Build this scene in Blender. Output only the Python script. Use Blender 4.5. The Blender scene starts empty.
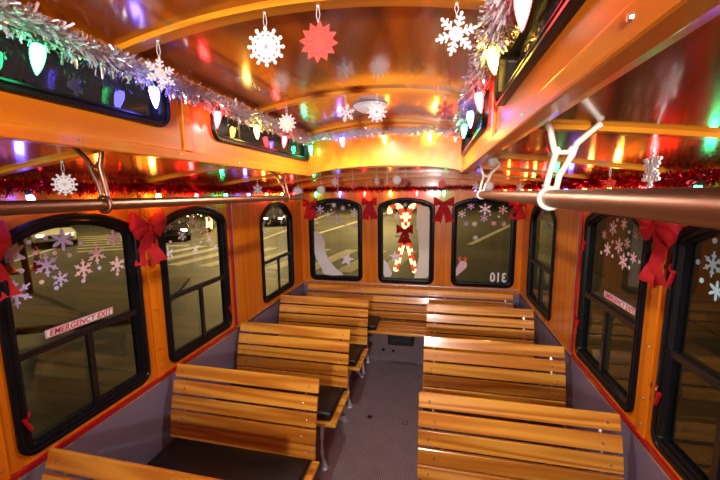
import bpy, bmesh, math, random
from mathutils import Vector, Matrix
random.seed(7)
C = bpy.context.scene.collection
PI = math.pi

# ------------------------------------------------------------------ materials
def node_mat(name):
    m = bpy.data.materials.new(name); m.use_nodes = True
    nt = m.node_tree; return m, nt, nt.nodes['Principled BSDF']

def plain(name, col, rough=.5, metal=0, coat=0, bump=0, bscale=200, var=0):
    m, nt, b = node_mat(name)
    b.inputs['Base Color'].default_value = (*col, 1); b.inputs['Roughness'].default_value = rough
    b.inputs['Metallic'].default_value = metal; b.inputs['Coat Weight'].default_value = coat
    n = nt.nodes.new('ShaderNodeTexNoise'); n.inputs['Scale'].default_value = bscale
    tc = nt.nodes.new('ShaderNodeTexCoord'); nt.links.new(tc.outputs['Object'], n.inputs['Vector'])
    if var:
        mx = nt.nodes.new('ShaderNodeMix'); mx.data_type = 'RGBA'
        mx.inputs['A'].default_value = (*[c*(1-var) for c in col], 1); mx.inputs['B'].default_value = (*[min(1, c*(1+var)) for c in col], 1)
        nt.links.new(n.outputs['Fac'], mx.inputs['Factor']); nt.links.new(mx.outputs['Result'], b.inputs['Base Color'])
    if bump:
        bp = nt.nodes.new('ShaderNodeBump'); bp.inputs['Strength'].default_value = bump; bp.inputs['Distance'].default_value = .002
        nt.links.new(n.outputs['Fac'], bp.inputs['Height']); nt.links.new(bp.outputs['Normal'], b.inputs['Normal'])
    return m

def wood(name, ca, cb, axis, rough=.3, coat=.5, grain=6., bump=.1, island=.25, fine=1.0, crough=.12):
    """varnished wood, the grain running along axis"""
    m, nt, b = node_mat(name); N = nt.nodes.new; L = nt.links.new
    tc = N('ShaderNodeTexCoord'); oi = N('ShaderNodeObjectInfo'); ge = N('ShaderNodeNewGeometry')
    add = N('ShaderNodeMath'); add.operation = 'ADD'; L(oi.outputs['Random'], add.inputs[0]); L(ge.outputs['Random Per Island'], add.inputs[1])
    mul = N('ShaderNodeMath'); mul.operation = 'MULTIPLY'; mul.inputs[1].default_value = 37.; L(add.outputs[0], mul.inputs[0])
    va = N('ShaderNodeVectorMath'); va.operation = 'ADD'; L(tc.outputs['Object'], va.inputs[0]); L(mul.outputs[0], va.inputs[1])
    mp = N('ShaderNodeMapping'); sc = [grain*fine*4]*3; sc['xyz'.index(axis)] = grain*.28; mp.inputs['Scale'].default_value = sc
    L(va.outputs[0], mp.inputs['Vector'])
    n1 = N('ShaderNodeTexNoise'); n1.inputs['Scale'].default_value = 1.; n1.inputs['Detail'].default_value = 5; n1.inputs['Distortion'].default_value = 1.2
    L(mp.outputs[0], n1.inputs['Vector'])
    mp2 = N('ShaderNodeMapping'); sc = [grain*3]*3; sc['xyz'.index(axis)] = grain*.12; mp2.inputs['Scale'].default_value = sc
    L(va.outputs[0], mp2.inputs['Vector'])
    n2 = N('ShaderNodeTexNoise'); n2.inputs['Scale'].default_value = .7; n2.inputs['Detail'].default_value = 1
    L(mp2.outputs[0], n2.inputs['Vector'])
    rg = N('ShaderNodeMath'); rg.operation = 'MULTIPLY'; rg.inputs[1].default_value = 34.; L(n2.outputs['Fac'], rg.inputs[0])
    fr = N('ShaderNodeMath'); fr.operation = 'SINE'; L(rg.outputs[0], fr.inputs[0])
    mr = N('ShaderNodeMapRange'); mr.inputs['From Min'].default_value = -1; L(fr.outputs[0], mr.inputs['Value'])
    mm = N('ShaderNodeMix'); mm.data_type = 'FLOAT'; mm.inputs['Factor'].default_value = .5
    L(n1.outputs['Fac'], mm.inputs['A']); L(mr.outputs['Result'], mm.inputs['B'])
    cr = N('ShaderNodeValToRGB'); cr.color_ramp.elements[0].color = (*cb, 1); cr.color_ramp.elements[1].color = (*ca, 1)
    cr.color_ramp.elements[0].position = .2; cr.color_ramp.elements[1].position = .68
    L(mm.outputs['Result'], cr.inputs['Fac'])
    hs = N('ShaderNodeHueSaturation'); L(cr.outputs['Color'], hs.inputs['Color'])
    vr = N('ShaderNodeMapRange'); vr.inputs['To Min'].default_value = 1-island; vr.inputs['To Max'].default_value = 1+island*.6
    L(ge.outputs['Random Per Island'], vr.inputs['Value']); L(vr.outputs['Result'], hs.inputs['Value'])
    L(hs.outputs['Color'], b.inputs['Base Color'])
    b.inputs['Specular IOR Level'].default_value = .35
    b.inputs['Roughness'].default_value = rough; b.inputs['Coat Weight'].default_value = coat; b.inputs['Coat Roughness'].default_value = crough
    bp = N('ShaderNodeBump'); bp.inputs['Strength'].default_value = bump; bp.inputs['Distance'].default_value = .003
    L(n1.outputs['Fac'], bp.inputs['Height']); L(bp.outputs['Normal'], b.inputs['Normal'])
    return m

def emit(name, col, s):
    m, nt, b = node_mat(name)
    b.inputs['Base Color'].default_value = (*[min(1, c) for c in col], 1); b.inputs['Emission Color'].default_value = (*col, 1); b.inputs['Emission Strength'].default_value = s
    b.inputs['Roughness'].default_value = .3
    return m

def glass_mat():
    m = bpy.data.materials.new('window_glass'); m.use_nodes = True; nt = m.node_tree; nt.nodes.clear()
    N = nt.nodes.new; L = nt.links.new
    out = N('ShaderNodeOutputMaterial'); mx = N('ShaderNodeMixShader'); t = N('ShaderNodeBsdfTransparent'); g = N('ShaderNodeBsdfGlossy'); f = N('ShaderNodeFresnel')
    t.inputs['Color'].default_value = (.90, .90, .84, 1); g.inputs['Roughness'].default_value = .0; f.inputs['IOR'].default_value = 1.65
    ge = N('ShaderNodeNewGeometry'); sb = N('ShaderNodeMath'); sb.operation = 'SUBTRACT'; sb.inputs[0].default_value = 1; L(ge.outputs['Backfacing'], sb.inputs[1])
    ml = N('ShaderNodeMath'); ml.operation = 'MULTIPLY'; L(f.outputs[0], ml.inputs[0]); L(sb.outputs[0], ml.inputs[1]); L(ml.outputs[0], mx.inputs[0]); L(t.outputs[0], mx.inputs[1]); L(g.outputs[0], mx.inputs[2]); L(mx.outputs[0], out.inputs[0])
    return m

M = {}
M['wall'] = wood('honey_wall_wood', (.76, .205, .004), (.62, .150, .003), 'z', .38, .25, 3., .05, .0)
M['wall_h'] = wood('honey_panel_wood', (.84, .29, .010), (.72, .21, .006), 'y', .3, .3, 3., .05, .0)
M['slat'] = wood('oak_slat', (.90, .40, .048), (.56, .165, .012), 'x', .30, .6, 5., .12, .24)
M['beam'] = wood('honey_beam_wood', (.82, .26, .005), (.70, .19, .003), 'y', .33, .25, 4., .05, .05)
M['rib'] = wood('rib_wood', (.72, .27, .012), (.52, .17, .008), 'x', .3, .5, 4., .05, .05)
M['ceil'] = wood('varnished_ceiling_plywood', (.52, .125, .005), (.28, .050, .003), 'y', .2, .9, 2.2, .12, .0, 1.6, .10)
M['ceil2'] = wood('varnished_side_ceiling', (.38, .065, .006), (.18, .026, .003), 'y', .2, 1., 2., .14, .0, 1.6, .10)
M['rubber'] = plain('black_rubber', (.006, .006, .008), .33)
M['rubber'].node_tree.nodes['Principled BSDF'].inputs['Specular IOR Level'].default_value = .22
M['bar'] = plain('black_bar', (.005, .005, .007), .4)
M['glass'] = glass_mat()
M['grey'] = plain('grey_laminate', (.20, .16, .245), .45, bump=.05, var=.06, bscale=30)
M['red'] = plain('red_trim_paint', (.42, .004, .012), .3, coat=.5)
M['alu'] = plain('aluminium_edge', (.7, .7, .72), .3, metal=.8)
M['vinyl'] = plain('dark_vinyl', (.009, .005, .006), .38, bump=.25, bscale=350)
M['iron'] = plain('painted_cast_iron', (.82, .79, .88), .35, metal=.3, bump=.4, bscale=90)
M['brass'] = plain('brushed_brass_rail', (.36, .20, .13), .40, metal=1., bump=.02)
M['cream'] = plain('cream_bracket', (.80, .74, .62), .3, coat=.4)
M['screw'] = plain('steel_screw', (.72, .70, .66), .3, metal=1.)
M['tin_s'] = plain('silver_tinsel', (.93, .94, 1.), .17, metal=.75)
M['tin_r'] = plain('red_tinsel', (.58, .006, .022), .18, metal=.85)
M['sn_w'] = plain('white_glitter', (.88, .86, .88), .4, bump=.6, bscale=600)
M['sn_r'] = plain('coral_glitter', (.80, .055, .035), .4, bump=.6, bscale=600)
M['sn_d'] = plain('dark_red_glitter', (.40, .02, .03), .4, bump=.6, bscale=600)
M['cord'] = plain('clear_cord', (.75, .7, .65), .3)
M['bow'] = plain('red_velvet_ribbon', (.48, .001, .008), .8, bump=.2, bscale=300)
M['st_w'] = plain('white_sticker', (.86, .84, .90), .5)
M['st_v'] = plain('violet_lit_sticker', (.62, .50, .92), .5)  # violet bulb light painted into white stickers
M['st_p'] = plain('pink_lit_and_own_sticker', (.86, .56, .62), .5)  # pink bulb light painted into white flakes; the animal sticker is really pink
M['st_c'] = plain('blue_lit_sticker', (.55, .80, .92), .5)  # bluish bulb light painted into white stickers
M['st_red'] = plain('red_print', (.62, .02, .03), .5)
M['st_cream'] = plain('cream_sticker', (.88, .84, .72), .5)
def sticker(name, col):
    m = bpy.data.materials.new(name); m.use_nodes = True; nt = m.node_tree; nt.nodes.clear(); N = nt.nodes.new; L = nt.links.new
    out, mx, d, t = N('ShaderNodeOutputMaterial'), N('ShaderNodeMixShader'), N('ShaderNodeBsdfDiffuse'), N('ShaderNodeBsdfTranslucent')
    d.inputs[0].default_value = t.inputs[0].default_value = (*col, 1); mx.inputs[0].default_value = .3
    L(d.outputs[0], mx.inputs[1]); L(t.outputs[0], mx.inputs[2]); L(mx.outputs[0], out.inputs[0]); return m
for k, c in {'st_w': (.96, .95, .99), 'st_v': (.72, .62, .96), 'st_p': (.94, .68, .72), 'st_c': (.60, .86, .96), 'st_cream': (.97, .94, .84)}.items(): M[k] = sticker('frosted_vinyl_'+k, c)  # violet, pink and blue variants hold bulb light in the colour of white vinyl
M['wire'] = plain('dark_green_wire', (.01, .03, .015), .5)
M['lamp'] = emit('milk_plastic_lens', (.80, .84, .90), .15)
M['black'] = plain('black_plastic', (.012, .012, .013), .4)
BC = {'green': (.035, 1., .30), 'blue': (.12, .10, 1.), 'red': (1., .03, .03), 'orange': (1., .24, .03), 'yellow': (1., .56, .07)}
for k, c in BC.items(): M['b_'+k] = emit('lit_'+k+'_bulb', c, 1.)

def floor_mat():
    m, nt, b = node_mat('ribbed_vinyl_floor'); N = nt.nodes.new; L = nt.links.new
    tc = N('ShaderNodeTexCoord'); sx = N('ShaderNodeSeparateXYZ'); L(tc.outputs['Object'], sx.inputs[0])
    mu = N('ShaderNodeMath'); mu.operation = 'MULTIPLY'; mu.inputs[1].default_value = 2*PI/.0125; L(sx.outputs['X'], mu.inputs[0])
    si = N('ShaderNodeMath'); si.operation = 'SINE'; L(mu.outputs[0], si.inputs[0])
    mr = N('ShaderNodeMapRange'); mr.inputs['From Min'].default_value = -1; L(si.outputs[0], mr.inputs['Value'])
    n = N('ShaderNodeTexNoise'); n.inputs['Scale'].default_value = 9; n.inputs['Detail'].default_value = 6; L(tc.outputs['Object'], n.inputs['Vector'])
    mm = N('ShaderNodeMix'); mm.data_type = 'FLOAT'; mm.inputs['Factor'].default_value = .45; L(mr.outputs['Result'], mm.inputs['A']); L(n.outputs['Fac'], mm.inputs['B'])
    cr = N('ShaderNodeValToRGB'); cr.color_ramp.elements[0].color = (.17, .122, .142, 1); cr.color_ramp.elements[1].color = (.36, .27, .30, 1); cr.color_ramp.elements[0].position = .2; cr.color_ramp.elements[1].position = .8
    L(mm.outputs['Result'], cr.inputs['Fac']); L(cr.outputs['Color'], b.inputs['Base Color'])
    b.inputs['Roughness'].default_value = .42
    bp = N('ShaderNodeBump'); bp.inputs['Strength'].default_value = .6; bp.inputs['Distance'].default_value = .002; L(mr.outputs['Result'], bp.inputs['Height']); L(bp.outputs['Normal'], b.inputs['Normal'])
    return m
M['floor'] = floor_mat()

# light levels
LAMP_E, DOME_E, BULB_E, EXPOSURE = 19., 27., 34., 0.40
# light levels
# ------------------------------------------------------------------ mesh helpers
class MB:
    def __init__(s, origin=(0, 0, 0)): s.bm = bmesh.new(); s.o = Vector(origin)
    def box(s, c, d, rot=None, bev=0, loc=None):
        b = bmesh.new(); bmesh.ops.create_cube(b, size=1); bmesh.ops.scale(b, vec=d, verts=b.verts)
        if bev: bmesh.ops.bevel(b, geom=b.edges[:], offset=bev, segments=2, affect='EDGES', profile=.5)
        if rot is not None: bmesh.ops.transform(b, matrix=rot, verts=b.verts)
        bmesh.ops.translate(b, vec=c, verts=b.verts); s.merge(b); return s
    def merge(s, b):
        me = bpy.data.meshes.new('t'); b.to_mesh(me); b.free(); s.bm.from_mesh(me); bpy.data.meshes.remove(me)
    def rings(s, rs, closed=True, cap=True):
        vs = [[s.bm.verts.new(p) for p in r] for r in rs]; n = len(vs[0])
        for a, b in zip(vs, vs[1:]):
            for i in range(n if closed else n-1):
                j = (i+1) % n; s.bm.faces.new((a[i], a[j], b[j], b[i]))
        if cap and closed: s.bm.faces.new(vs[0][::-1]); s.bm.faces.new(vs[-1])
        return vs
    def tube(s, pts, r, n=8, cap=True):
        pts = [Vector(p) for p in pts]; rs = []; up = None
        for i, p in enumerate(pts):
            t = (pts[min(i+1, len(pts)-1)]-pts[max(i-1, 0)]).normalized()
            if up is None: up = t.orthogonal().normalized()
            up = (up-t*up.dot(t)).normalized(); w = t.cross(up)
            rr = r[i] if isinstance(r, (list, tuple)) else r
            rs.append([p+(up*math.cos(a)+w*math.sin(a))*rr for a in [2*PI*k/n for k in range(n)]])
        s.rings(rs, cap=cap); return s
    def lathe(s, prof, c=(0, 0, 0), n=16, axis='z'):
        c = Vector(c); rs = []
        for r, h in prof:
            ring = []
            for k in range(n):
                a = 2*PI*k/n; x, y = max(r, 1e-4)*math.cos(a), max(r, 1e-4)*math.sin(a)
                ring.append(c+(Vector((x, y, h)) if axis == 'z' else Vector((h, x, y)) if axis == 'x' else Vector((x, h, y))))
            rs.append(ring)
        s.rings(rs); return s
    def mesh(s, smooth=False, fix=True):
        if fix: bmesh.ops.recalc_face_normals(s.bm, faces=s.bm.faces)
        bmesh.ops.translate(s.bm, vec=-s.o, verts=s.bm.verts)
        me = bpy.data.meshes.new('m'); s.bm.to_mesh(me); s.bm.free()
        if smooth:
            for p in me.polygons: p.use_smooth = True
        return me
    def build(s, name, m, parent=None, smooth=False, fix=True): return link(name, s.mesh(smooth, fix), m, parent, s.o)

def link(name, me, m, parent=None, loc=None):
    me.name = name
    if not me.materials: me.materials.append(m)
    o = bpy.data.objects.new(name, me); C.objects.link(o)
    if parent is not None: o.parent = parent
    elif loc is not None: o.location = loc
    return o
def tag(o, label=None, cat=None, group=None, kind=None):
    if label: o['label'] = label
    if cat: o['category'] = cat
    if group: o['group'] = group
    if kind: o['kind'] = kind
    return o
def empty(name, loc=(0, 0, 0), **k):
    o = bpy.data.objects.new(name, None); C.objects.link(o); o.location = loc; o.empty_display_size = .05
    return tag(o, **k)
def struct(o): o['kind'] = 'structure'; return o
def dup(o, parent=None):
    c = o.copy(); C.objects.link(c); c.parent = parent
    for ch in [x for x in bpy.data.objects if x.parent == o]: dup(ch, c)
    return c
def smooth_by(o, ang=40):
    for p in o.data.polygons: p.use_smooth = True
    o.data.set_sharp_from_angle(angle=math.radians(ang)); return o

def plate(loops, thick, mapf, bev=0):
    """2-D outline (with holes) -> solid plate mesh; mapf(u, v, w) -> xyz"""
    cu = bpy.data.curves.new('c', 'CURVE'); cu.dimensions = '2D'; cu.fill_mode = 'BOTH'; cu.extrude = thick/2; cu.bevel_depth = bev
    for lp in loops:
        sp = cu.splines.new('POLY'); sp.points.add(len(lp)-1); sp.use_cyclic_u = True
        for p, (u, v) in zip(sp.points, lp): p.co = (u, v, 0, 1)
    return curve_mesh(cu, mapf)
def curve_mesh(cu, mapf):
    o = bpy.data.objects.new('c', cu); C.objects.link(o); dg = bpy.context.evaluated_depsgraph_get(); dg.update()
    me = bpy.data.meshes.new_from_object(o.evaluated_get(dg)); bpy.data.objects.remove(o); bpy.data.curves.remove(cu)
    for v in me.vertices: v.co = mapf(*v.co)
    bm = bmesh.new(); bm.from_mesh(me); bmesh.ops.remove_doubles(bm, verts=bm.verts, dist=1e-6); bmesh.ops.recalc_face_normals(bm, faces=bm.faces); bm.to_mesh(me); bm.free()
    me.materials.clear()
    for p in me.polygons: p.material_index = 0
    return me
def text_mesh(txt, size, thick, mapf, shear=0, bold=0, spacing=1.):
    cu = bpy.data.curves.new('t', 'FONT'); cu.body = txt; cu.size = size; cu.extrude = thick/2; cu.shear = shear; cu.offset = bold
    cu.align_x = 'CENTER'; cu.align_y = 'CENTER'; cu.space_character = spacing; cu.resolution_u = 4
    return curve_mesh(cu, mapf)
def fillet(pts, rad, n=7):
    out = []; N = len(pts)
    for i in range(N):
        p = Vector(pts[i]); a = Vector(pts[i-1])-p; b = Vector(pts[(i+1) % N])-p; r = rad[i]
        la, lb = a.length, b.length; a.normalize(); b.normalize()
        th = a.angle(b); d = min(r/math.tan(th/2), .48*la, .48*lb); r = d*math.tan(th/2)
        cc = p+(a+b).normalized()*(r/math.sin(th/2)); s = p+a*d-cc; e = p+b*d-cc; an = math.atan2(s.x*e.y-s.y*e.x, s.dot(e))
        for k in range(n+1):
            t = an*k/n; out.append((cc.x+s.x*math.cos(t)-s.y*math.sin(t), cc.y+s.x*math.sin(t)+s.y*math.cos(t)))
    return out
def arched(u0, u1, z0, zs, za, o=0, r=.06, r2=.07):
    """rounded rectangle with a circular-arc head; zs = height of the arc ends, za = apex"""
    um, h, s = (u0+u1)/2, (u1-u0)/2, za-zs; Rr = (h*h+s*s)/(2*s); cz = za-Rr; Ri = Rr-o; hi = h-o; ph = math.asin(hi/Ri)
    zc_ = lambda u: cz+math.sqrt(Ri*Ri-u*u)
    arc = [(um+Ri*math.sin(ph*t), cz+Ri*math.cos(ph*t)) for t in [.62-.124*k for k in range(11)]]
    pts = [(u0+o, z0+o), (u1-o, z0+o), (u1-o, zc_(hi))]+arc+[(u0+o, zc_(hi))]
    full = fillet(pts, [max(r-o, .012)]*2+[max(r2-o, .02)]+[.0001]*len(arc)+[max(r2-o, .02)])
    return full[:24]+arc+full[-8:]
def rrect(u0, u1, z0, z1, o=0, r=.03):
    return fillet([(u0+o, z0+o), (u1-o, z0+o), (u1-o, z1-o), (u0+o, z1-o)], [max(r-o, .008)]*4)
rect = lambda u0, u1, z0, z1: [(u0, z0), (u1, z0), (u1, z1), (u0, z1)]

# frames of reference: (u, v, w) with w pointing into the room
side = lambda sg, X: (lambda u, v, w: Vector((sg*(X-w), u, v)))
back = lambda u, v, w: Vector((u, 3.58-w, v))

# ------------------------------------------------------------------ room shell
XW, YB, YF = 1.15, 3.58, -1.2
zc = lambda x: 1.995-.10*(x/1.15)**2         # lower ceiling
zu = lambda x: 2.242-.055*(x/.46)**2          # raised ceiling

SW = {1: [(.83, 1.42, 'a'), (1.555, 2.165, 'b'), (2.65, 3.31, 'c'), (.1, .7, 'z')]}
def win_outline(u0, u1, o=0, narrow=False):
    return arched(u0, u1, .865, 1.675 if not narrow else 1.62, 1.762, o, .06, .08 if not narrow else .14)

for sg, nm in ((-1, 'left'), (1, 'right')):
    f = side(sg, XW)
    holes = [win_outline(a, b, .012, k == 'c') for a, b, k in SW[1]]
    cuts = [YF, .02, .77, 1.488, 2.4, YB+.04]; bm = bmesh.new()
    for a, b in zip(cuts, cuts[1:]):
        hs = [h for h, (c, d, k) in zip(holes, SW[1]) if a < c < b]
        me = plate([rect(a, b, .82, 1.93)]+hs, .04, lambda u, v, w, f=f: f(u, v, w-.02)); bm.from_mesh(me)
    me = bpy.data.meshes.new('w'); bmesh.ops.remove_doubles(bm, verts=bm.verts, dist=1e-5); bm.to_mesh(me); bm.free()
    struct(link('wall_'+nm, me, M['wall']))
    mb = MB(); mb.box((sg*(XW+.015), (YF+YB)/2, .41), (.05, YB-YF+.06, .82)); struct(mb.build('wall_lower_'+nm, M['grey']))
    # red belt with a bright lower edge, and the upright red/aluminium strip
    mb = MB(); mb.box((sg*(XW-.006), (YF+2.21)/2, .832), (.014, 2.21-YF, .024), bev=.003); mb.box((sg*(XW-.006), 2.222, 1.37), (.014, .022, 1.05), bev=.003)
    struct(mb.build('trim_1', M['red']))
    mb = MB(); mb.box((sg*(XW-.006), (YF+2.21)/2, .815), (.012, 2.21-YF, .008)); mb.box((sg*(XW-.006), 2.239, 1.36), (.012, .010, 1.07)); mb.box((sg*(XW-.005), 2.9, .815), (.01, 1.33, .012))
    struct(mb.build('trim_2', M['alu']))
    # upright mouldings between the windows, with screws
    for yy in (.77, 1.488):
        mb = MB(); mb.box((sg*(XW-.004), yy, 1.355), (.010, .05, 1.03), bev=.003); p = struct(mb.build('trim_3', M['wall']))
        for zz in (.89, 1.0, 1.22, 1.5):
            q = MB(); q.lathe([(0, -.003), (.005, -.002), (.006, .002), (0, .003)], (sg*(XW-.011), yy, zz), 10, 'x'); q.build('screw', M['screw'], p)

holesB = [arched(a, b, .865, 1.708, 1.777, .012, .07, .075) for a, b in ((-1.06, -.455), (-.285, .305), (.475, 1.085))]
struct(link('wall_back', plate([rect(-1.15, 1.15, .80, 2.02)]+holesB, .04, lambda u, v, w: back(u, v, w-.02)), M['wall']))
mb = MB(); mb.box((0, YB+.02, .60), (2.3, .04, .40)); struct(mb.build('wall_lower_back', M['grey']))
mb = MB(); mb.box((0, YB, .20), (2.3, .10, .40)); struct(mb.build('baseboard_back', M['floor']))
mb = MB(); mb.box((0, YF-.02, 1.0), (2.38, .04, 2.3)); struct(mb.build('wall_front', M['wall']))
for x in (-.37, .39):
    mb = MB(); mb.box((x, YB-.005, 1.36), (.045, .012, 1.08), bev=.003); struct(mb.build('trim_4', M['wall']))
mb = MB(); mb.box((0, YB-.008, .845), (2.26, .018, .016), bev=.003); struct(mb.build('trim_5', M['alu']))
mb = MB(); mb.box((0, (YF+YB)/2, -.03), (2.4, YB-YF+.1, .06)); struct(mb.build('floor', M['floor']))

def arch_slab(y0, y1, x0, x1, zf, th, n=24):
    b = MB(); rs = []
    for y in (y0, y1):
        lo = [(x0+(x1-x0)*i/n, y, zf(x0+(x1-x0)*i/n)) for i in range(n+1)]
        rs.append(lo+[(x, yy, z+th) for x, yy, z in lo[::-1]])
    b.rings(rs); return b
struct(arch_slab(YF, 2.07, -.52, .52, zu, .03).build('ceiling_raised', M['ceil'], smooth=False))
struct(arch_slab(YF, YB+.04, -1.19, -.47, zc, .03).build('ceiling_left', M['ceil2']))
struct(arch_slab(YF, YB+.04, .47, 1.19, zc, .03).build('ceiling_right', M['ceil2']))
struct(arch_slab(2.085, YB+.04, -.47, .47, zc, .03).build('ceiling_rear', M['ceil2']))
for nme in ('ceiling_raised', 'ceiling_left', 'ceiling_right', 'ceiling_rear'): smooth_by(bpy.data.objects[nme])
# ceiling ribs
def rib(y, x0, x1, zf, wd, ht, nm='trim_6', mat='rib'):
    struct(smooth_by(arch_slab(y-wd/2, y+wd/2, x0, x1, lambda x: zf(x)-ht, ht+.004).build(nm, M[mat])))
for y in (.10, .756, 1.43): rib(y, -.46, .46, zu, .035, .014)
rib(2.03, -.46, .46, zu, .05, .016)
for y in (.15, .85, 1.5, 2.15, 2.8):
    if y < 2.05: rib(y, -1.15, -.50, zc, .03, .010); rib(y, .50, 1.15, zc, .03, .010)
    else: rib(y, -1.15, 1.15, zc, .03, .010)
rib(3.50, -1.15, 1.15, zc, .14, .022, mat='beam')
# clerestory side walls with long window openings; lip moulding; seam strips
CW = [(1.10, 2.03), (.10, .90), (-.95, -.05)]
for sg, nm in ((-1, 'left'), (1, 'right')):
    f = side(sg, .46)
    me = plate([rect(YF, 2.10, 1.94, 2.25)]+[rrect(a, b, 2.02, 2.16, .008, .045) for a, b in CW], .03, lambda u, v, w, f=f: f(u, v, w-.015))
    struct(link('wall_upper_'+nm, me, M['beam']))
    mb = MB(); mb.box((sg*.4635, (YF+2.09)/2, 1.951), (.028, 2.09-YF, .030), bev=.004); mb.box((sg*.4575, (YF+2.06)/2, 2.19), (.012, 2.06-YF, .022), bev=.003)
    t = struct(mb.build('trim_7', M['beam']))
    for yy in (.3, .62, .93, 1.25, 1.6, 1.95):
        q = MB(); q.lathe([(0, -.002), (.003, -.0015), (.0036, .001), (0, .002)], (sg*.4485, yy, 1.952), 10, 'x'); q.build('screw', M['screw'], t)
    mb = MB(); mb.box((sg*.4565, .975, 2.075), (.008, .035, .215), bev=.002); mb.box((sg*.4565, 2.045, 2.075), (.008, .03, .215), bev=.002); struct(mb.build('trim_8', M['beam']))
# end panel of the raised part (arched lower edge)
n = 20; lp = [(-.46+.92*i/n, 1.945+.045*math.sin(PI*i/n)**.6) for i in range(n+1)]
lp = lp+[(.46, 2.20), (.2, 2.24), (-.2, 2.24), (-.46, 2.20)]
struct(link('wall_upper_back', plate([lp], .03, lambda u, v, w: Vector((u, 2.075-w, v))), M['wall_h']))

# ------------------------------------------------------------------ windows
def ring_frame(f, outline, prof, name, m, parent):
    b = MB(); rs = [[f(u, v, w) for u, v in outline(o)] for o, w in prof]
    b.rings(rs, cap=False); o = b.build(name, m, parent); return smooth_by(o, 50)
PROF = [(0, -.002), (0, .010), (.006, .015), (.016, .014), (.020, .008), (.028, .008), (.033, .012), (.042, .010), (.046, -.004), (.052, -.006), (.052, -.030), (.0, -.030)]
WN = [0]
def window(f, outline, bar=None, mull=None, urange=None, cut=None):
    WN[0] += 1; root = empty('window_%d' % WN[0]); struct(root)
    ring_frame(f, outline, PROF, 'window_frame', M['rubber'], root)
    link('pane', plate([outline(.045)], .004, lambda u, v, w: f(u, v, w-.018)), M['glass'], root)
    if bar:
        a, b = urange; mb = MB()
        mb.rings([[f(u, v, w) for v, w in ((bar-.014, -.014), (bar-.014, .004), (bar+.010, .006), (bar+.014, .0), (bar+.014, -.014))] for u in (a+.045, b-.045)])
        mb.build('sash_bar', M['bar'], root)
        mb = MB(); um = mull; mb.rings([[f(u, v, w) for u, w in ((um-.012, -.014), (um-.012, .002), (um+.012, .002), (um+.012, -.014))] for v in (.91, bar-.014)])
        mb.build('mullion', M['bar'], root)
    return root
WIN = {}
for sg in (-1, 1):
    for a, b, k in SW[1]:
        w = window(side(sg, XW), lambda o, a=a, b=b, k=k: win_outline(a, b, o, k == 'c'), 1.25 if k != 'c' else 1.225, (a+b)/2+.01, (a, b)); WIN[(sg, k)] = w
        if k in 'ab':   # red release latches on the frame
            yy = a+.03 if sg < 0 and k == 'a' else b-.03
            zs = (1.0,) if sg < 0 else (1.06, 1.52)
            for z in zs:
                mb = MB(); mb.box((sg*(XW-.018), yy, z), (.012, .012, .06), Matrix.Rotation(.35, 4, 'X'), .003); mb.tube([(sg*(XW-.02), yy, z+.02), (sg*(XW-.028), yy, z+.035), (sg*(XW-.018), yy+.01, z+.045)], .004, 6)
                tag(mb.build('latch', M['red'], w), 'red release latch')
for a, b in ((-1.06, -.455), (-.285, .305), (.475, 1.085)):
    window(back, lambda o, a=a, b=b: arched(a, b, .865, 1.708, 1.777, o, .07, .075))
for sg in (-1, 1):
    for a, b in CW:
        window(side(sg, .46), lambda o, a=a, b=b: rrect(a, b, 2.02, 2.16, o*.55, .045))

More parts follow.
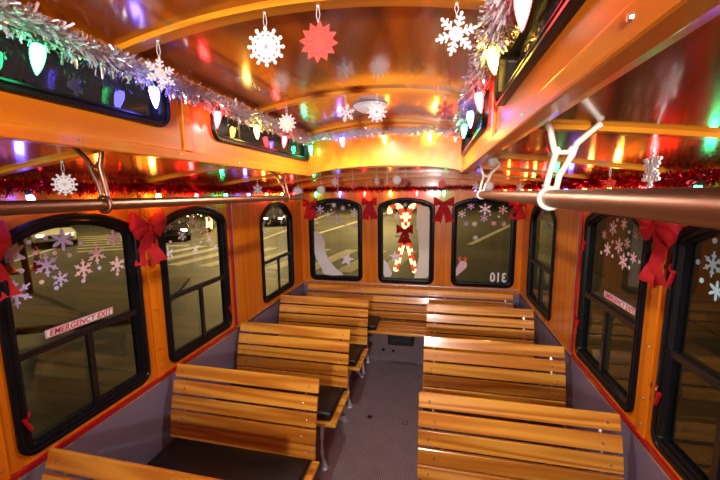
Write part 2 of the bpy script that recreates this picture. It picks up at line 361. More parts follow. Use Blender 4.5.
# ------------------------------------------------------------------ benches
BW0, BW1 = -1.09, -.25
def slat_board(mb, x0, x1, y, z, wd, th, tilt):
    mb.box(((x0+x1)/2, y, z), (x1-x0, th, wd), Matrix.Rotation(tilt, 4, 'X'), .004)
def make_bench(w, full=False):
    """origin on the floor below the backrest top, centred in x; the seat faces -y"""
    root = empty('slatted_bench'); h = w/2
    top, n = (.892, 5) if not full else (.785, 4)
    bk = MB(); fr = MB(); sc = []
    for i in range(n):
        s = i/(n-1) if n > 1 else 0
        z = top-.037-.0775*i; y = -.016-.075*(1-(1-s)**1.5)*1.0+(.0 if i else .004); tilt = -.12-.22*(1-s)
        slat_board(bk, -h, h, y, z, .069, .018, tilt)
        cols = [-h+.05, h-.05] if not full else [-h+.05, -.45, -.03, .45, h-.05]
        for j, x in enumerate(cols): sc.append((x+(.025 if i % 2 else 0)*(1 if j == 0 else -1), y-.0105, z))
    bk.build('backrest', M['slat'], root)
    for x in ([-h+.07, h-.07] if not full else [-h+.07, -.42, 0, .42, h-.07]):
        fr = MB(); fr.tube([(x, .012+.0, top-.03), (x, -.02, top-.12), (x, -.055, top-.25), (x, -.07, .50), (x, -.08, .43), (x, -.2, .41), (x, -.36, .415)], .0085, 6); fr.build('backrest_strap', M['screw'], root)
    for p in sc:
        q = MB(); q.lathe([(0, -.004), (.004, -.003), (.0055, 0), (.0055, .002), (0, .003)], p, 8, 'y'); q.build('screw', M['screw'], root)
    st = MB()
    for i in range(4): st.box((0, -.07-.0875*i, .435), (w-.006, .082, .02), None, .004)
    st.box((0, -.383, .433), (w-.006, .018, .026), None, .007)
    st.build('seat', M['slat'], root)
    yc = -.202
    def cushion(x0, x1):
        c = MB(); c.box(((x0+x1)/2, yc, .472), (x1-x0, .345, .052), None, .016); o = smooth_by(c.build('cushion', M['vinyl'], root), 60)
        pp = MB(); z = .487; e = .004
        pp.tube([(x0+e, yc-.168, z), (x1-e, yc-.168, z), (x1-e, yc+.168, z), (x0+e, yc+.168, z), (x0+e, yc-.168, z)], .0035, 5); pp.build('piping', M['vinyl'], o)
    if full: cushion(-h+.01, -.24); cushion(.28, h-.01)
    else: cushion(-h+.005, h-.035)
    xs = [-h+.13, h-.13] if not full else [-h+.15, -.38, .38, h-.15]
    for x in xs:
        for yy, dy in (((-.31, .065), (-.13, .385)) if not full else ((-.33, -.02), (-.16, .05))):
            lg = MB(); pts = []; rr = []
            for i in range(13):
                t = i/12; pts.append((x, yy+dy*(t**1.3)+.016*math.sin(t*PI*2.2), .42*(1-t)+.012-(.035*t if full else 0))); rr.append(.015-.005*math.sin(PI*t)+.003*math.sin(t*22)+(.006 if i == 12 else 0))
            lg.tube(pts, rr, 8); lg.lathe([(0, .0), (.024, 0), (.022, .008), (.01, .018), (0, .02)], (x, yy+dy+.016*math.sin(PI*2.2), -.035 if full else 0), 10)
            o = smooth_by(lg.build('leg', M['iron'], root), 70)
        b = MB(); pts = []
        for i in range(17):
            t = i/16; pts.append((x, -.29+.22*t, .28+.085*math.sin(t*PI)-.02*math.sin(3*PI*t)))
        b.tube(pts, .009, 6)
        sp = [(x, -.20+.04*(1-k/14)*math.cos(k*.75), .30+.045*(1-k/14)*math.sin(k*.75)) for k in range(13)]
        b.tube(sp, .006, 6); b.tube([(x, -.35, .408), (x, -.25, .40), (x, -.04, .41)], .012, 6)
        b.build('bracket_scroll', M['iron'], root)
    return root
LW = BW1-BW0
proto = make_bench(LW)
spots = [(-.67, .895, 'slatted oak bench nearest the camera on the left, only its backrest top showing'),
         (-.67, 1.555, 'slatted oak bench with a black cushion, second from the front on the left'),
         (-.67, 2.205, 'slatted oak bench on the left side, third from the front, beside the second window'),
         (-.67, 2.885, 'slatted oak bench on the left, directly ahead of the rear bench'),
         (.672, 1.545, 'slatted oak bench nearest the camera on the right of the aisle'),
         (.672, 2.200, 'slatted oak bench in the middle of the right side'),
         (.672, 2.880, 'slatted oak bench on the right, directly ahead of the rear bench')]
for i, (x, y, lab) in enumerate(spots):
    o = proto if i == 0 else dup(proto); o.location = (x, y, 0); tag(o, lab, 'bench', 'slatted benches along the aisle')
rb = make_bench(2.16, True); rb.location = (0.0, 3.555, .035); tag(rb, 'full-width slatted oak bench under the rear windows', 'bench')
mb = MB((0, 3.26, .34)); mb.box((0, 3.26, .398), (.25, .15, .118), None, .014); mb.box((0, 3.178, .38), (.16, .008, .04), None, .002)
tag(mb.build('heater_box', M['black'], None), 'small black box hung under the middle of the rear bench', 'box')
# floor anchor plates
def on_floor(x, y, lab, brass):
    r = empty('anchor_plate', (x, y, 0)); tag(r, lab, 'floor fitting', 'floor anchor plates')
    b = MB(); b.lathe([(0, 0), (.022, 0), (.021, .003), (.008, .004), (0, .004)], (0, 0, 0), 16); b.build('washer', M['brass'] if brass else M['vinyl'], r)
    b = MB(); b.lathe([(0, .003), (.008, .003), (.007, .008), (0, .009)], (0, 0, 0), 6); b.build('bolt', M['screw'], r)
on_floor(.104, 2.53, 'brass-ringed bolt on the aisle floor beside the right benches', True)
on_floor(-.184, 2.55, 'dark round bolt plate on the floor in the middle of the aisle', False)
for x, z, lab in ((-.221, .119, 'small dark bolt on the step face under the rear bench, left of two'), (-.111, .118, 'small dark bolt on the step face under the rear bench, right of two')):
    r = empty('anchor_plate', (x, YB-.05, z)); tag(r, lab, 'floor fitting', 'floor anchor plates'); r.rotation_euler = (PI/2, 0, 0)
    b = MB(); b.lathe([(0, 0), (.018, 0), (.017, .003), (.008, .004), (0, .004)], (0, 0, 0), 16); b.build('washer', M['vinyl'], r)
    b = MB(); b.lathe([(0, .003), (.007, .003), (.006, .008), (0, .009)], (0, 0, 0), 6); b.build('bolt', M['vinyl'], r)

# ------------------------------------------------------------------ handrails
for sg, nm in ((-1, 'left'), (1, 'right')):
    X = sg*.55; ZR, RR = (1.807, .0155) if sg < 0 else (1.814, .018); root = empty('handrail', (X, .8, ZR)); tag(root, 'brass ceiling handrail along the %s side of the aisle' % nm, 'handrail', 'brass handrails')
    O = root.location
    smooth_by(MB(O).tube([(X, -1.0, ZR), (X, 2.12, ZR)], RR, 20).build('rail', M['brass'], root))
    smooth_by(MB(O).lathe([(0, 2.11), (.02, 2.11), (.024, 2.12), (.02, 2.135), (0, 2.14)], (X, 0, ZR), 16, 'y').build('end_cap', M['brass'], root))
    for y in ((.755, 1.90) if sg < 0 else (.80, 1.93)):
        cm = M['cream'] if (sg > 0) else M['brass']
        b = MB(O)
        b.tube([(X+.021*math.cos(a), y-.004, ZR+.021*math.sin(a)) for a in [PI*2*k/20 for k in range(21)]], .0055, 8, cap=False)
        for s in (-1, 1):
            base = X+s*.010; xi = X+s*.012+.022*sg; xt = X+s*.05+.035*sg
            b.tube([(base, y, 1.826), (base+.006*sg, y, 1.86), (xi+s*.004, y, 1.905), (xi+s*.010, y, 1.925), (xt-s*.008, y, 1.955), (xt, y, zc(xt)-.004)], [.006, .006, .0065, .0065, .006, .008], 8)
        xa = X+.022*sg; b.tube([(xa-.015, y, 1.918), (xa-.008, y, 1.908), (xa+.008, y, 1.908), (xa+.015, y, 1.918)], .0055, 8)
        tag(smooth_by(b.build('bracket', cm, root), 60), 'cream painted bracket' if sg > 0 else None)
# ceiling dome lamps
for (x, y, lab, on) in ((.005, 1.66, 'round white dome lamp on the raised ceiling', 0),):
    r = empty('dome_lamp', (x, y, zu(x)-.004)); tag(r, lab, 'lamp')
    smooth_by(MB().lathe([(0, .0), (.080, 0), (.082, -.006), (.075, -.010), (0, -.010)], (0, 0, 0), 32).build('base_ring', M['lamp'], r))
    lm = M['lamp'] if not on else emit('lit_lens', (1, .80, .55), 6)
    smooth_by(MB().lathe([(0, -.008), (.073, -.008), (.068, -.018), (.05, -.027), (0, -.031)], (0, 0, 0), 32).build('lens', lm, r))
r = empty('wall_lamp', (.25, YF+.002, 1.88)); tag(r, 'round lit lamp on the front wall behind the viewer', 'lamp')
smooth_by(MB().lathe([(0, .0), (.092, 0), (.094, .010), (.086, .016), (0, .016)], (0, 0, 0), 32, 'y').build('base_ring', M['lamp'], r))
smooth_by(MB().lathe([(0, .010), (.084, .010), (.078, .022), (.05, .031), (0, .034)], (0, 0, 0), 32, 'y').build('lens', emit('lit_lens', (1, .92, .82), 6), r))

# ------------------------------------------------------------------ hanging snowflakes
def flake_mesh(style, d):
    b = MB(); R = d/2; th = .0042; w = .0048*d/.08
    def bar(a, r0, r1, ww): b.box((math.sin(a)*(r0+r1)/2, 0, math.cos(a)*(r0+r1)/2), (ww, th, r1-r0), Matrix.Rotation(a, 4, 'Y'), .0006)
    def twig(a, r, ln, off, ww):
        px, pz = math.sin(a)*r, math.cos(a)*r; aa = a+off
        b.box((px+math.sin(aa)*ln/2, 0, pz+math.cos(aa)*ln/2), (ww, th, ln), Matrix.Rotation(aa, 4, 'Y'), .0006)
    def dot(a, r, rr): b.lathe([(0, -th/2), (rr, -th/2), (rr, th/2), (0, th/2)], (math.sin(a)*r, 0, math.cos(a)*r), 10, 'y')
    if style == 'disc':        # broad lacy disc with round-tipped arms
        N = 12
        for k in range(N):
            a = 2*PI*k/N; bar(a, 0, R*.92, w*1.25); dot(a, R*.93, w*.85)
            if k % 2 == 0: twig(a, R*.60, R*.26, .8, w*.8); twig(a, R*.60, R*.26, -.8, w*.8)
        b.lathe([(0, -th*.4), (R*.50, -th*.4), (R*.50, th*.4), (0, th*.4)], (0, 0, 0), 24, 'y')
        for r in (R*.50, R*.70):
            pts = [(math.sin(t)*r, 0, math.cos(t)*r) for t in [2*PI*k/36 for k in range(37)]]
            b.tube(pts, w*.62, 6, cap=False)
    elif style == 'star':      # solid pointed star
        N = 12; rs = []
        for yy in (-th/2, th/2): rs.append([(math.sin(PI*k/N)*(R if k % 2 == 0 else R*.70), yy, math.cos(PI*k/N)*(R if k % 2 == 0 else R*.70)) for k in range(2*N)])
        b.rings(rs)
        for k in range(N): dot(2*PI*k/N, R*.62, w*.7); b.lathe([(0, -th), (w*.8, -th), (w*.8, th), (0, th)], (math.sin(2*PI*k/N+.2)*R*.4, 0, math.cos(2*PI*k/N+.2)*R*.4), 8, 'y')
    else:                      # six fern arms
        for k in range(6):
            a = 2*PI*k/6; bar(a, 0, R, w*1.05)
            for r, l in ((R*.42, R*.30), (R*.66, R*.26)):
                for s in (-1, 1): twig(a, r, l, .95*s, w*.9)
            if style == 'fern': dot(a, R*.97, w*.7)
            twig(a+PI/6, 0, R*.36, 0, w)
        pts = [(math.sin(t)*R*.24, 0, math.cos(t)*R*.24) for t in [2*PI*k/24 for k in range(25)]]; b.tube(pts, w*.5, 6, cap=False)
    return b.mesh()
FM = {}
def snowflake(x, y, z, d, style, mat, rz, lab, hang, tilt=0):
    key = (style, round(d, 3), mat)
    if key not in FM:
        me = flake_mesh(style, d); me.materials.append(M[mat]); FM[key] = me
    o = bpy.data.objects.new('snowflake_ornament', FM[key]); C.objects.link(o); o.location = (x, y, z); o.rotation_euler = (0, tilt, rz)
    tag(o, lab, 'snowflake ornament', 'hanging snowflakes')
    R = d/2; L = hang-z
    if L > R:
        b = MB(); h = L-R
        b.tube([(0, 0, R-.004), (-.004, 0, R+h*.35), (-.002, 0, R+h*.8), (0, 0, L), (.002, 0, R+h*.8), (.004, 0, R+h*.35), (0, 0, R-.004)], .0009, 5)
        b.lathe([(0, L-.006), (.003, L-.005), (.004, L-.001), (0, L+.003)], (0, 0, 0), 8)
        c = b.build('hanging_cord', M['cord'], o); c.rotation_euler = (0, -tilt, 0)
    return o
S = snowflake; hu = lambda x: zu(x)-.012; hl = lambda x: zc(x)-.010
S(-.063, .756, 2.156, .082, 'disc', 'sn_w', .2, 'bright white round lacy snowflake hanging from the nearest ceiling rib', hu(-.06))
S(.061, .756, 2.154, .086, 'star', 'sn_r', .1, 'coral red pointed snowflake hanging beside the bright white one', hu(.06), .1)
S(.348, .756, 2.141, .080, 'fern', 'sn_w', .15, 'large white open-armed snowflake at the upper right of the raised ceiling', hu(.35), .25)
S(-.345, .756, 2.122, .075, 'arm', 'sn_w', 1.15, 'white glitter snowflake turned edge-on against the left silver tinsel', hu(-.345))
S(-.319, 1.43, 2.132, .078, 'disc', 'sn_w', .1, 'white lacy snowflake at the left end of the far ceiling rib', hu(-.32))
S(-.056, 1.43, 2.158, .076, 'arm', 'sn_w', .3, 'white spiky snowflake left of the dome lamp on the far rib', hu(-.05), .2)
S(.074, 1.43, 2.154, .080, 'disc', 'sn_w', .1, 'white lacy snowflake hanging right in front of the dome lamp', hu(.07))
S(.342, 1.43, 2.146, .072, 'arm', 'sn_d', .1, 'dark red snowflake at the right end of the far ceiling rib', hu(.34))
S(-.806, .85, 1.866, .068, 'disc', 'sn_w', .5, 'white lacy snowflake low behind the left handrail near the camera', hl(-.8))
S(.757, .85, 1.872, .085, 'fern', 'sn_w', 1.45, 'silvery white snowflake turned edge-on above the right handrail', hl(.75))
S(-.871, 2.15, 1.858, .080, 'arm', 'sn_w', 1.1, 'white snowflake half turned above the end of the left handrail', hl(-.87))
rear = [(-.851, 1.843, .095, 'disc', 'sn_w', .2, 'broad white lacy snowflake above the bow in the rear left corner'),
 (-.642, 1.857, .076, 'disc', 'sn_w', .1, 'pale lacy snowflake above the left rear window, beside a green bulb'),
 (-.517, 1.922, .076, 'arm', 'sn_w', .9, 'pale snowflake half turned, hung high over the left rear window'),
 (-.493, 1.822, .05, 'arm', 'sn_w', .3, 'small pale snowflake low by the violet bulb over the left rear window'),
 (-.362, 1.885, .06, 'arm', 'sn_r', .2, 'small coral snowflake between the left and middle rear windows'),
 (-.160, 1.924, .066, 'arm', 'sn_w', 1.0, 'narrow pale snowflake, leftmost of those hung over the middle rear window'),
 (-.077, 1.930, .066, 'arm', 'sn_w', 1.5, 'snowflake seen fully edge-on above the middle rear window'),
 (.004, 1.929, .075, 'disc', 'sn_w', .1, 'bright white snowflake above the centre of the middle rear window'),
 (.072, 1.912, .056, 'star', 'sn_d', .3, 'small dark red snowflake above the middle rear window'),
 (.357, 1.891, .073, 'star', 'sn_r', .1, 'coral snowflake above the bow between the middle and right rear windows'),
 (.613, 1.868, .064, 'arm', 'sn_w', .2, 'white snowflake at the far end of the right handrail, left of a pair'),
 (.707, 1.868, .076, 'disc', 'sn_w', .1, 'white snowflake at the far end of the right handrail, right of a pair'),
 (.928, 1.855, .062, 'arm', 'sn_w', .2, 'faint white snowflake over the top of the right rear window')]
for x, z, d, st, mt, rz, lab in rear: S(x, 2.8, z, d, st, mt, rz, lab, hl(x))
S(.96, 1.5, 1.850, .06, 'arm', 'sn_r', .3, 'small coral snowflake behind the right handrail beside the silvery one', hl(.96))
S(.92, 2.15, 1.848, .055, 'arm', 'sn_w', .3, 'small pale snowflake behind the right handrail, near its bracket', hl(.92))

# ------------------------------------------------------------------ light strings
def bulb_mesh(col):
    b = MB(); b.lathe([(0, -.057), (.0018, -.0555), (.0048, -.048), (.0085, -.036), (.0112, -.022), (.0118, -.012), (.0100, -.002), (.0075, .001), (0, .002)], (0, 0, 0), 16)
    me = b.mesh(True); me.materials.append(M['b_'+col]); return me
BM = {k: bulb_mesh(k) for k in BC}
b = MB(); b.lathe([(0, -.002), (.0085, -.001), (.009, .012), (.007, .018), (0, .019)], (0, 0, 0), 12); SOCK = b.mesh(True); SOCK.materials.append(M['wire'])
def string(lab, pts, group='strings of coloured bulbs'):
    """pts: (x, y, z, colour); z = socket height"""
    o0 = Vector(pts[0][:3]); path = []
    for a, c in zip(pts, pts[1:]):
        for k in range(4):
            t = k/4; p = Vector(a[:3]).lerp(Vector(c[:3]), t); p.z += .018-.006*math.sin(PI*t); path.append(p)
    path.append(Vector(pts[-1][:3])+Vector((0, 0, .018)))
    r = MB(o0).tube(path, .0018, 5).build('bulb_string', M['wire']); tag(r, lab, 'string lights', group)
    for x, y, z, c in pts:
        q = bpy.data.objects.new('bulb', BM[c]); C.objects.link(q); q.parent = r; q.location = Vector((x, y, z))-o0; q['label'] = c+' bulb'
        q.rotation_euler = (random.uniform(-.2, .2), random.uniform(-.2, .2), 0)
        s_ = bpy.data.objects.new('socket', SOCK); C.objects.link(s_); s_.parent = q
cy = ['blue', 'red', 'yellow', 'red', 'green']
string('coloured bulbs along the left upper windows under silver tinsel', [(-.422, y, 2.112, c) for y, c in ((-.55, 'red'), (-.27, 'yellow'), (.0, 'orange'), (.27, 'blue'), (.543, 'green'), (.817, 'blue'), (1.092, 'red'), (1.353, 'yellow'), (1.63, 'red'), (1.985, 'green'))])
string('coloured bulbs along the top of the arched end panel', [(x, 2.045, 2.160, c) for x, c in ((-.249, 'blue'), (.012, 'orange'), (.268, 'yellow'), (.42, 'red'))])
string('coloured bulbs along the right upper windows under silver tinsel', [(.45-.025, y, z, c) for y, z, c in ((1.55, 2.108, 'green'), (1.29, 2.105, 'blue'), (1.06, 2.105, 'red'), (.82, 2.13, 'yellow'), (.54, 2.105, 'red'), (.27, 2.108, 'green'), (.0, 2.108, 'blue'), (-.27, 2.108, 'orange'), (-.55, 2.108, 'yellow'))])
c5 = ['blue', 'orange', 'yellow', 'red', 'green']
string('coloured bulbs along the top of the left wall behind the handrail', [(-1.105, .95+.295*i, 1.836, c5[i % 5]) for i in range(-2, 9)])
string('coloured bulbs along the top of the back wall over the windows', [(x, 3.535, 1.842, c) for x, c in ((-.951, 'green'), (-.681, 'blue'), (-.411, 'red'), (-.149, 'yellow'), (.125, 'red'), (.39, 'green'), (.69, 'blue'), (.96, 'orange'))])
c6 = ['green', 'red', 'yellow', 'orange', 'blue']
string('coloured bulbs along the top of the right wall behind the handrail', [(1.105, 1.27+.28*i, 1.840, c6[i % 5]) for i in range(-3, 9)])

# ------------------------------------------------------------------ tinsel garlands
def garland(lab, path, rad, per_m, mat, group, seed=1):
    rnd = random.Random(seed); pts = [Vector(p) for p in path]; bm = bmesh.new(); org = pts[0].copy()
    for a, c in zip(pts, pts[1:]):
        t = (c-a).normalized(); L = (c-a).length
        for _ in range(int(per_m*L*.7)):
            p = a.lerp(c, rnd.random())-org; ph = rnd.uniform(0, 2*PI)
            u = t.orthogonal().normalized(); v = t.cross(u); d = (u*math.cos(ph)+v*math.sin(ph)+t*rnd.uniform(-.8, .8)).normalized()
            ln = rad*rnd.uniform(.6, 1.25); w = rnd.uniform(.0012, .0023); sd = d.cross(Vector((rnd.uniform(-1, 1), rnd.uniform(-1, 1), rnd.uniform(-1, 1)))).normalized()*w
            bend = Vector((rnd.uniform(-.3, .3), rnd.uniform(-.3, .3), rnd.uniform(-.5, .2)))*ln*.6
            m_ = p+d*ln*.55; e = p+d*ln+bend; sd2 = (sd+d.cross(sd)*rnd.uniform(-1, 1)).normalized()*w
            vs = [bm.verts.new(q) for q in (p-sd, p+sd, m_+sd2, m_-sd2, e+sd, e-sd)]
            bm.faces.new(vs[:4]); bm.faces.new((vs[3], vs[2], vs[4], vs[5]))
    core = MB(org).tube(pts, .003, 6).mesh(); bm.from_mesh(core)
    me = bpy.data.meshes.new('g'); bm.to_mesh(me); bm.free()
    o = link('tinsel_garland', me, mat, None, org); tag(o, lab, 'garland', group)
def wavy(p0, p1, n, amp, seed):
    rnd = random.Random(seed); a, c = Vector(p0), Vector(p1)
    return [a.lerp(c, i/n)+Vector((rnd.uniform(-.3, .3), 0, rnd.uniform(-1, 1)))*amp for i in range(n+1)]
garland('silver tinsel garland along the top of the left upper windows', wavy((-.428, -.1, 2.145), (-.428, 2.0, 2.145), 26, .006, 1), .033, 5600, M['tin_s'], 'silver tinsel garlands', 1)
garland('silver tinsel garland along the top of the right upper windows', wavy((.425, -.1, 2.150), (.425, 2.0, 2.145), 26, .006, 2), .033, 5600, M['tin_s'], 'silver tinsel garlands', 2)
garland('silver tinsel garland across the top of the arched end panel', [Vector((x, 2.035, 2.163+.018*math.cos(x*3.4)+.004*math.sin(x*30))) for x in [-.43+.043*i for i in range(21)]], .026, 5200, M['tin_s'], 'silver tinsel garlands', 3)
garland('red tinsel garland along the top of the left wall', wavy((-1.115, .2, 1.868), (-1.115, 3.5, 1.868), 30, .005, 4), .033, 3200, M['tin_r'], 'red tinsel garlands', 4)
garland('red tinsel garland along the top of the right wall', wavy((1.115, .2, 1.865), (1.115, 3.5, 1.868), 30, .005, 5), .033, 3200, M['tin_r'], 'red tinsel garlands', 5)
garland('red tinsel garland along the top of the back wall', wavy((-1.1, 3.55, 1.868), (1.1, 3.55, 1.868), 24, .006, 6), .032, 3200, M['tin_r'], 'red tinsel garlands', 6)

# ------------------------------------------------------------------ bows (local: x across, z up, facing -y)
def make_bow(sc=1., tail=.19, spread=.045, seed=0, cord=0, lp=1., double=False):
    rnd = random.Random(seed); root = empty('ribbon_bow')
    for s, an, kz in [(s, a, k) for s in (-1, 1) for a, k in (((.28, 1.), (-.32, .86)) if double else ((.12, 1.),))]:
        rs = []; n = 12
        for i in range(n+1):
            t = i/n; x = s*(.006+.092*lp*t)*sc; hh = (.010+.034*t**.8)*sc; dd = (.010+.022*math.sin(PI*min(1, t*.95))**.8)*sc
            if i == n: dd = .004*sc
            zz = (.012*math.sin(PI*t*.7)-.006*t)*sc
            rs.append([(x+.006*sc*math.cos(a)*t*s, -.018*sc+dd*math.sin(a)*(1+.12*math.cos(5*a+t*2)), zz+hh*math.cos(a)*(1+.07*math.sin(4*a+s))) for a in [2*PI*k/20 for k in range(20)]])
        b = MB(); b.rings(rs); bmesh.ops.transform(b.bm, matrix=Matrix.Rotation(-an*s, 4, 'Y') @ Matrix.Scale(kz, 4), verts=b.bm.verts); smooth_by(b.build('loop', M['bow'], root), 60)
    for s in (-1, 1):
        b = MB(); m = 14; fr, bk = [], []
        for i in range(m+1):
            t = i/m; cx = s*(.006+spread*t)*sc; wd = (.018+.024*t**.6)*sc; z = -.005*sc-tail*t*sc; y = (-.012-.014*math.sin(t*6+seed+s))*sc
            zl = z-(.020*sc if i == m and s*1 > 0 else 0); zr = z-(.020*sc if i == m and s*1 < 0 else 0)
            row = [(cx-wd, y, zl), (cx-wd*.3, y-.004*sc, z), (cx+wd*.3, y+.003*sc, z), (cx+wd, y, zr)]
            fr.append(row+[(p, q+.0018, r_) for p, q, r_ in row[::-1]])
        b.rings(fr); smooth_by(b.build('tail', M['bow'], root), 60)
    b = MB(); b.box((0, -.022*sc, 0), (.028*sc, .030*sc, .036*sc), None, .009*sc); smooth_by(b.build('knot', M['bow'], root), 60)
    if cord: b = MB(); b.tube([(0, -.002, .01), (0, -.001, cord)], .0012, 5); b.build('hanging_wire', M['wire'], root)
    return root
def bow(loc, rz, lab, **k):
    o = make_bow(**k); o.location = loc; o.rotation_euler = (0, 0, rz); tag(o, lab, 'bow', 'red bows between the windows')
bow((-1.142, 1.475, 1.672), PI/2, 'red ribbon bow between the two big left windows', sc=1.12, tail=.165, spread=.035, seed=1, cord=.16, double=True)
bow((-1.142, .785, 1.672), PI/2, 'red ribbon bow cut off by the left edge of the photo', sc=1.05, tail=.175, spread=.07, seed=5, cord=.16, double=True)
bow((1.142, 1.475, 1.690), -PI/2, 'large red ribbon bow between the big right windows', sc=1.10, tail=.19, spread=.02, seed=3, cord=.15, double=True)
bow((-1.035, 3.565, 1.715), .35, 'red ribbon bow in the rear left corner', sc=1.0, tail=.155, spread=.03, seed=2, lp=.75)
bow((-.370, 3.565, 1.725), 0, 'red ribbon bow between the left and middle rear windows', sc=1.0, tail=.165, spread=.045, seed=4, lp=.8)
bow((.39, 3.565, 1.715), 0, 'red ribbon bow between the middle and right rear windows', sc=1.08, tail=.165, spread=.055, seed=6, lp=.95)
bow((1.085, 3.565, 1.705), -.3, 'red ribbon bow in the rear right corner behind the handrail', sc=1.0, tail=.14, spread=.03, seed=8, lp=.85)

# ------------------------------------------------------------------ stickers on the glass
ORD = ['first', 'second', 'third', 'fourth', 'fifth', 'sixth', 'seventh', 'eighth', 'ninth', 'tenth', 'eleventh', 'twelfth', 'thirteenth']
def flake2d(R, k, style):
    loops = []
    out = []; N = 6
    for i in range(N):
        a = 2*PI*i/N
        prof = [(.26, -.5), (.22, -.17), (.50, -.14), (.62, -.36), (.74, -.30), (.70, -.12), (1., -.09), (1., .09), (.70, .12), (.74, .30), (.62, .36), (.50, .14), (.22, .17)] if style == 0 else [(.24, -.5), (.55, -.26), (.85, -.20), (1., 0), (.85, .20), (.55, .26)]
        for r, off in prof:
            if abs(off) == .5: aa = a-PI/6; out.append((math.sin(aa)*R*r, math.cos(aa)*R*r)); continue
            u, v = off*R*.62, r*R
            out.append((u*math.cos(a)+v*math.sin(a), -u*math.sin(a)+v*math.cos(a)))
    return out
DEPTH = .0135
def stick(f, u, v, loop, mat, lab, cat, grp, name):
    me = plate([loop], .0012, lambda a, b_, w, f=f, u=u, v=v: f(u+a, v+b_, -DEPTH+w)-f(u, v, -DEPTH)); o = link(name, me, mat, None, f(u, v, -DEPTH)); return tag(o, lab, cat, grp)
circ = lambda r, n=14: [(r*math.cos(2*PI*k/n), r*math.sin(2*PI*k/n)) for k in range(n)]
def window_stickers(f, F, D, where, rev, mats, kf=.6):
    F = sorted(F, key=lambda p: p[0], reverse=rev); D = sorted(D, key=lambda p: p[0], reverse=rev)
    for i, (u, v, d) in enumerate(F):
        mt = mats[i % len(mats)] if isinstance(mats, list) else mats
        stick(f, u, v, flake2d(d*kf, 0, i % 3 == 1), M[mt], 'snowflake sticker on %s, %s from left' % (where, ORD[i]), 'sticker', 'snowflake stickers on '+where, 'snowflake_sticker')
    for i, (u, v) in enumerate(D):
        mt = mats[(i*2) % len(mats)] if isinstance(mats, list) else mats
        stick(f, u, v, circ(.009), M[mt], 'round dot sticker on %s, %s from left' % (where, ORD[i]), 'sticker', 'dot stickers on '+where, 'dot_sticker')
L, R_ = side(-1, XW), side(1, XW)
# measured sticker places on each pane (along, height, size)
L1F = [(0.906, 1.628, 0.079), (0.903, 1.481, 0.087), (1.015, 1.565, 0.074), (1.085, 1.654, 0.073), (1.058, 1.498, 0.053), (1.154, 1.518, 0.069), (1.219, 1.572, 0.072), (1.309, 1.632, 0.066), (1.314, 1.502, 0.067)]
L1D = [(0.966, 1.662), (1.024, 1.67), (0.983, 1.618), (1.049, 1.606), (1.104, 1.588), (0.99, 1.503), (1.039, 1.466), (1.155, 1.631), (1.147, 1.467), (1.225, 1.507), (1.309, 1.459), (0.873, 1.439), (0.931, 1.56)]
L2F = [(1.661, 1.661, 0.051), (1.853, 1.68, 0.062), (1.948, 1.601, 0.059), (1.756, 1.592, 0.066), (1.997, 1.536, 0.053), (1.635, 1.498, 0.068), (1.859, 1.49, 0.051), (2.059, 1.472, 0.048), (2.011, 1.668, 0.047)]
L2D = [(1.741, 1.671), (1.885, 1.634), (1.844, 1.597), (1.915, 1.527), (1.658, 1.564), (1.6, 1.602)]
L3F = [(2.808, 1.661, 0.045), (2.947, 1.69, 0.047), (3.091, 1.654, 0.049), (3.223, 1.606, 0.04), (2.764, 1.584, 0.044), (2.877, 1.584, 0.037), (3.103, 1.555, 0.049), (2.774, 1.503, 0.044), (3.164, 1.48, 0.05), (2.959, 1.615, 0.037)]
A = [(-0.93, 1.653, 0.088), (-0.771, 1.702, 0.054), (-0.67, 1.669, 0.054), (-0.543, 1.62, 0.086), (-0.741, 1.552, 0.087), (-0.842, 1.592, 0.055), (-0.972, 1.509, 0.044), (-0.822, 1.493, 0.044), (-0.651, 1.495, 0.044), (-0.528, 1.467, 0.043)]
B = [(-0.084, 1.584, 0.074), (-0.001, 1.699, 0.042), (-0.179, 1.563, 0.042)]
Cc = [(0.656, 1.687, 0.07), (0.79, 1.657, 0.109), (0.958, 1.65, 0.079), (0.572, 1.607, 0.071), (0.784, 1.567, 0.07), (0.613, 1.509, 0.051), (0.695, 1.506, 0.05), (0.877, 1.515, 0.05), (0.973, 1.509, 0.049), (0.705, 1.37, 0.051)]
R3F = [(3.048, 1.65, 0.049), (2.902, 1.69, 0.046), (2.766, 1.704, 0.044), (2.955, 1.585, 0.04), (2.852, 1.563, 0.038), (2.721, 1.583, 0.036)]
R2F = [(1.897, 1.645, 0.064), (1.802, 1.674, 0.046), (1.982, 1.602, 0.041), (1.69, 1.637, 0.043), (1.828, 1.567, 0.066), (1.759, 1.59, 0.045), (1.936, 1.535, 0.061), (1.779, 1.503, 0.065), (1.699, 1.534, 0.044), (1.619, 1.575, 0.046)]
R2D = [(1.863, 1.687), (1.729, 1.702), (1.753, 1.642), (1.891, 1.577), (1.879, 1.509), (1.741, 1.544), (1.725, 1.485), (1.652, 1.525), (1.997, 1.506), (1.62, 1.62)]
R1F = [(1.263, 1.596, 0.069), (1.236, 1.518, 0.055)]
R1D = [(1.268, 1.67), (1.325, 1.591), (1.3, 1.535)]
window_stickers(L, L1F, L1D, 'the nearest left window', False, ['st_v', 'st_v', 'st_v', 'st_v', 'st_v', 'st_p', 'st_p', 'st_p', 'st_p'], .64)
window_stickers(L, L2F, L2D, 'the second left window', False, ['st_w', 'st_p'])
window_stickers(L, L3F, [], 'the narrow rear left window', False, ['st_p', 'st_w'])
window_stickers(R_, R2F, R2D, 'the big right window with the exit label', True, 'st_p')
window_stickers(R_, R1F, R1D, 'the nearest right window', True, 'st_c')
window_stickers(R_, R3F, [], 'the narrow rear right window', True, ['st_v', 'st_p', 'st_w'])
window_stickers(back, A, [(-.80, 1.65), (-.60, 1.70), (-.70, 1.60)], 'the left rear window', False, ['st_w', 'st_v'])
